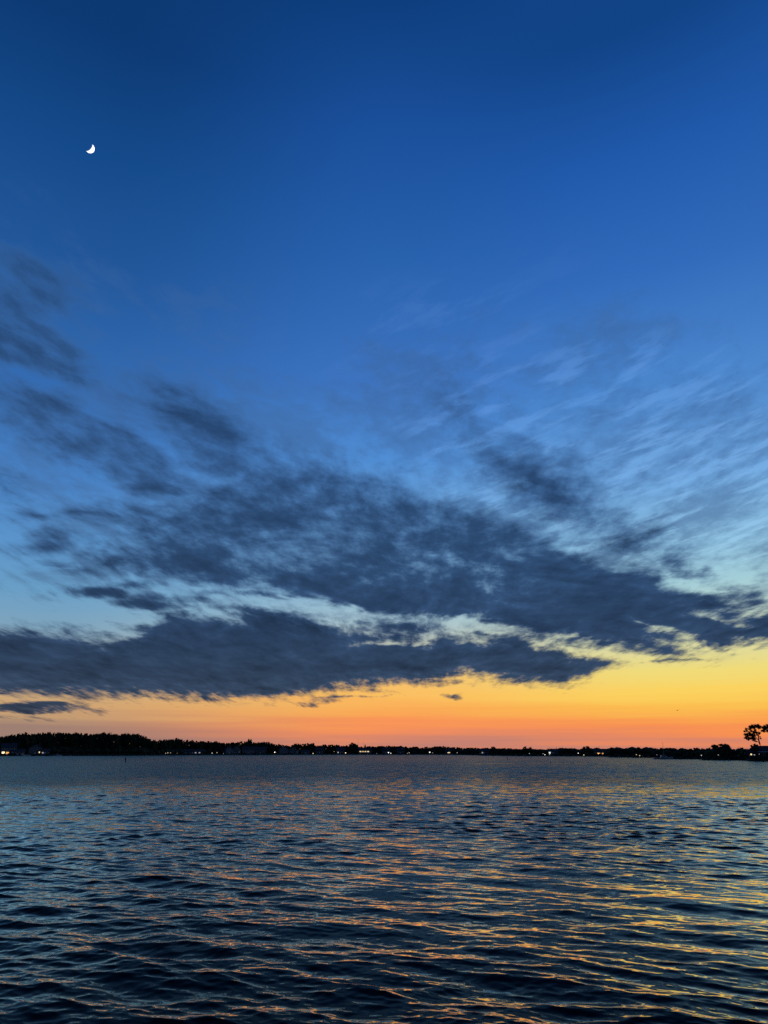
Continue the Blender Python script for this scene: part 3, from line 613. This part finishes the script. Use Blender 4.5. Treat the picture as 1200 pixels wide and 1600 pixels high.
# the long-roofed building at the right edge
def pavilion():
    d = shore(1200)+9; s = m_per_px(1205, d); gz = ground_z(1200, 9)
    o = link('waterfront_building', None, loc=at(1205, d, gz), rz=-px_az(1205)); tag(o, 'low building with a long dark roof and pale eave at the right edge', 'building')
    X = lambda p: (p-1205)*s
    ze, zt = z_at(1174.2, d, 1200)-gz, z_at(1165.0, d, 1200)-gz
    m = MB(); m.box(X(1171), X(1246), 0, 8, -0.5, ze); m.build('wall', WALLS[2], o)
    r = MB(); a = [(X(1166),-0.9,ze),(X(1250),-0.9,ze),(X(1250),8.9,ze),(X(1166),8.9,ze),(X(1177),4.0,zt),(X(1239),4.0,zt)]
    r.add(a, [(0,1,5,4),(1,2,5),(2,3,4,5),(3,0,4),(3,2,1,0)]); ro = r.build('roof', ROOF, o)
    f = MB(); f.box(X(1166), X(1250), -1.0, -0.91, ze-0.28, ze+0.05); f.build('fascia', TRIM, ro)
    for i in range(8):
        p = MB(); xx = X(1168+i*11); p.box(xx-0.09, xx+0.09, -0.85, -0.67, -0.5, ze-0.01); p.build('post', WOOD, o)
    for i, p_ in enumerate((1180, 1189, 1198, 1207, 1216, 1225, 1234)):
        f = MB(); xx = X(p_); f.box(xx-0.6, xx+0.6, -0.08, -0.01, 0.8, 2.0); fo = f.build('window', TRIM, o)
        p = MB(); p.box(xx-0.5, xx+0.5, -0.12, -0.081, 0.9, 1.9); p.build('pane', GLASS, fo)
pavilion()

# ------------------------------------------------------------------ lamps on shore and docks (x, y in the photograph, colour, strength, size)
def lamp(px, py, kind, st, rad, label, off=None):
    off = 2.5 if off is None else off
    d = shore(px)+off; gz = ground_z(px, off); z = z_at(py, d, px)-gz
    o = link('shore_lamp', None, loc=at(px, d, gz)); tag(o, label, 'lamp', None)
    m = MB(); m.tube([(0, 0, -0.4), (0, 0, max(z-rad, 0.2))], [0.06, 0.05], 6); m.build('post', STEEL, o)
    m = MB(); m.ball((0, 0, z), rad, 1.0, 8, 6); m.build('globe', glow(kind, round(st*0.18, 2)), o)
    m = MB(); m.tube([(0, 0, z+rad*0.8), (0, 0, z+rad*1.25)], [rad*0.9, rad*0.25], 8); m.build('cap', STEEL, o)
LAMPS = [(259,1177,'warm',3.0,0.42,'left one of three small warm lamps low on the left-middle shore'),(262.3,1176.2,'white',3.5,0.42,'middle one of three small lamps low on the left-middle shore'),
    (266.5,1176.3,'warm',2.2,0.42,'right one of three small warm lamps low on the left-middle shore'),(277,1177,'warm',1.0,0.35,'faint lamp right of the three small warm lamps'),
    (317,1174.4,'white',5.0,0.42,'raised white lamp above the long low grey building'),(331.5,1176.7,'white',5.5,0.45,'white lamp at the right end of the long low grey building'),
    (339,1176,'warm',4.5,0.42,'warm lamp just left of the twin gabled houses'),(349.5,1177.3,'white',1.5,0.35,'faint lamp at the foot of the twin gables'),
    (429.3,1175.4,'white',14.0,0.55,'brightest white lamp on the shore left of centre'),(489.2,1177.2,'warm',7.0,0.5,'yellow lamp at the water right of the small pale cottage'),
    (522,1174.2,'warm',2.6,0.42,'dim yellow lamp set high left of the brightest yellow one'),(540,1176.3,'warm',11.0,0.6,'brightest yellow lamp left of the row of lit windows'),
    (588.5,1177.2,'white',1.0,0.4,'faint lamp right of the row of lit windows'),(607,1175.9,'white',14.0,0.62,'larger one of the pair of white lamps in the middle'),
    (610.7,1177.0,'white',8.0,0.5,'smaller one of the pair of white lamps in the middle'),(636.5,1177,'warm',2.5,0.42,'dim warm lamp left of a close pair right of centre'),
    (639.3,1176.1,'white',5.0,0.42,'white lamp of a close pair right of centre'),(671.5,1175.4,'white',14.0,0.58,'bright white lamp alone right of centre'),
    (676,1176.3,'white',2.4,0.4,'faint lamp right of the bright lone white one'),(714.3,1176,'white',3.0,0.4,'small white lamp right of the wide pale lit window'),
    (750.3,1177.3,'warm',8.0,0.42,'single warm lamp where the shore comes nearer'),(827,1177.3,'white',2.5,0.32,'faint lamp left of the cluster of white lamps'),
    (848.7,1178,'white',14.0,0.36,'left bright lamp of the white cluster right of centre'),(851.2,1179.2,'white',9.0,0.32,'right bright lamp of the white cluster right of centre'),
    (858.3,1179,'white',3.0,0.28,'small lamp just right of the white cluster'),(903.4,1176.8,'white',9.0,0.32,'white lamp left of the wide domed tree'),
    (911.8,1179.8,'warm',6.0,0.38,'yellow lamp at the water below the wide domed tree'),(954.2,1179.3,'white',4.0,0.30,'small white lamp at the water near the shore gap'),
    (994,1179.1,'warm',4.0,0.26,'left one of two warm lamps left of the thin mast'),(999,1180.6,'warm',4.5,0.28,'right one of two warm lamps left of the thin mast'),
    (1026,1179.2,'white',1.6,0.2,'faint lamp at the tip of the nearer right shore'),(1072.8,1179.9,'white',3.0,0.2,'dim lamp on the nearer right shore left of the big round tree'),
    (1095.2,1180.2,'white',4.0,0.2,'white lamp at the second step of the right shore'),(1121.8,1179.6,'white',2.6,0.18,'dim lamp at the left foot of the big round tree'),
    (1150.5,1181,'white',1.0,0.16,'left one of two faint lamps right of the big round tree'),(1153,1180.8,'white',1.0,0.16,'right one of two faint lamps right of the big round tree'),
    (1185.8,1178.3,'white',1.6,0.14,'faint lamp under the pale eave at the right edge')]
for L in LAMPS: lamp(*L)

# ------------------------------------------------------------------ docks, boats, markers, masts
def dock(px, length, label):
    sd = shore(px); o = link('wooden_dock', None, loc=at(px, sd+1.0, 0), rz=-px_az(px)); tag(o, label, 'dock')
    m = MB(); m.box(-0.9, 0.9, -length, 1.0, 0.62, 0.76); m.build('deck', WOOD, o)
    for i in range(int(length/4)+1):
        for sx in (-1, 1):
            p = MB(); y = -length+0.3+i*4; p.tube([(sx*1.02, y, -1.5), (sx*1.02, y, 1.25)], [0.11, 0.10], 6); p.build('pile', WOOD, o)
for a in [(33,14,'short wooden dock below the low pale outbuilding at left'),(120,12,'wooden dock below the dark left headland'),(345,16,'wooden dock left of the twin gabled houses'),(432,16,'wooden dock below the brightest white lamp'),
          (541,16,'wooden dock below the brightest yellow lamp'),(612,16,'wooden dock below the pair of white lamps'),(851,12,'wooden dock below the white cluster of lamps'),(912,10,'wooden dock below the wide domed tree')]: dock(*a)
def boat(px, off, length, label, rz=0.0, cabin=True):
    d = shore(px)+off; o = link('motor_boat', None, loc=at(px, d, 0.0), rz=-px_az(px)+rz); tag(o, label, 'boat')
    L, w = length/2, length*0.16; st = [(-L,0.85,0.0),(-L*0.4,1.0,0.0),(L*0.3,0.92,0.05),(L*0.75,0.5,0.18),(L,0.02,0.3)]; vs, fs = [], []
    for x, k, up in st: vs += [(x,-w*k,0.75+up),(x,-w*k*0.7,-0.2),(x,w*k*0.7,-0.2),(x,w*k,0.75+up)]
    for i in range(4):
        for j in range(3): fs.append((i*4+j, i*4+j+1, (i+1)*4+j+1, (i+1)*4+j))
        fs.append((i*4+3, i*4, (i+1)*4, (i+1)*4+3))
    fs += [(3,2,1,0),(16,17,18,19)]; m = MB(); m.add(vs, fs); m.build('hull', HULL, o)
    if cabin:
        m = MB(); c = w*0.65; m.add([(-L*0.25,-c,0.72),(L*0.45,-c,0.72),(L*0.45,c,0.72),(-L*0.25,c,0.72),(-L*0.2,-c*0.85,1.75),(L*0.2,-c*0.85,1.75),(L*0.2,c*0.85,1.75),(-L*0.2,c*0.85,1.75)],
            [(3,2,1,0),(4,5,6,7),(0,1,5,4),(1,2,6,5),(2,3,7,6),(3,0,4,7)]); m.build('cabin', HULL, o)
        m = MB(); m.box(-L*0.15, L*0.2, -c*0.97-0.02, -c*0.86, 1.1, 1.5); m.build('windscreen', GLASS, o)
    return o
boat(35.5, -4, 7.5, 'small white motor boat moored below the low pale outbuilding', 0.4)
boat(42.5, -3, 5.5, 'smaller white open boat right of the moored motor boat', 0.1, False)
boat(90, -3, 6.5, 'pale boat moored below the dark left headland', 0.0)
boat(705, -3, 6.0, 'pale boat moored below the wide pale lit window', 0.2)
def sailboat(px, top_y):
    o = boat(px, -3, 9.0, 'dark moored sailing boat with one thin bare mast', 0.15); o.name = 'sailing_boat'
    z = z_at(top_y, shore(px)-3, px); m = MB(); m.tube([(0.5, 0, 0.7), (0.5, 0, z)], [0.09, 0.05], 6); m.build('mast', STEEL, o)
    m = MB(); m.tube([(0.5, 0, 2.0), (-3.6, 0, 1.9)], [0.06, 0.05], 6); m.build('boom', STEEL, o)
sailboat(1035.3, 1159.5)
def marker(px, y0, y1, label, w):
    d = 3333.0/(y1-1175.5); o = link('channel_marker', None, loc=at(px, d, 0)); tag(o, label, 'marker'); z = z_at(y0, d, px)
    m = MB(); m.tube([(0, 0, -1.5), (0.01, 0, z*0.55), (0.03, 0, z)], [w, w, w*0.9], 8); m.build('pile', WOOD, o)
    m = MB(); m.tube([(0.03, 0, z), (0.03, 0, z+0.14)], [w*1.15, 0.03], 8); m.build('cap', STEEL, o)
    m = MB(); m.box(-w*1.1, w*1.1+0.03, -w-0.05, -w-0.02, z*0.55, z*0.9); m.build('board', WOOD, o)
marker(197.5, 1183.8, 1189, 'dark post standing in the water off the left headland', 0.15)
marker(792, 1183.0, 1186, 'small dark post in the water right of centre', 0.11)
def radio_mast(px, top_y, label):
    d = 1500.0; gz = 2.5; o = link('radio_mast', None, loc=at(px, d, gz)); tag(o, label, 'mast'); z = z_at(top_y, d, px)-gz
    m = MB(); w = 0.45
    for k in range(3):
        a = k*2.094; m.tube([(w*math.cos(a), w*math.sin(a), 0), (w*0.6*math.cos(a), w*0.6*math.sin(a), z)], [0.06, 0.05], 4)
    for i in range(int(z/1.5)):
        for k in range(3):
            a, b = k*2.094, (k+1)*2.094; f0, f1 = w*(1-0.4*i*1.5/z), w*(1-0.4*(i+1)*1.5/z)
            m.tube([(f0*math.cos(a), f0*math.sin(a), i*1.5), (f1*math.cos(b), f1*math.sin(b), i*1.5+1.5)], [0.03, 0.03], 3)
    m.build('lattice', STEEL, o); m = MB(); m.tube([(0, 0, z-0.2), (0, 0, z+2.5)], [0.05, 0.03], 5); m.build('aerial', STEEL, o)
radio_mast(559.5, 1156, 'taller one of two faint thin masts beyond the middle dome')
radio_mast(567.5, 1159, 'shorter one of two faint thin masts beyond the middle dome')
def bird():
    p = ray(1058.6, 1110)*170; p += Vector((0, 0, CAM_H)); m = MB()
    vs = [(-.30,0,0),(-.12,.10,0),(.12,.08,.02),(.28,0,.01),(.12,-.08,.02),(-.12,-.10,0),(0,0,.09),(0,0,-.09)]
    m.add(vs, [(i, (i+1) % 6, 6) for i in range(6)]+[((i+1) % 6, i, 7) for i in range(6)])
    for s in (1, -1): m.add([(.12,s*.06,.02),(-.10,s*.06,.02),(-.06,s*.36,.14),(.10,s*.36,.14),(-.10,s*.68,.04)], [(0,1,2,3),(3,2,4)])
    o = m.build('bird', BARK, loc=p, rz=0.9); tag(o, 'tiny dark bird flying in the orange sky left of the lone tall tree', 'bird')
bird()
sc.cycles.max_bounces = 6; sc.cycles.transparent_max_bounces = 8; sc.cycles.use_adaptive_sampling = True; sc.cycles.adaptive_threshold = 0.015
sc.cycles.use_denoising = False
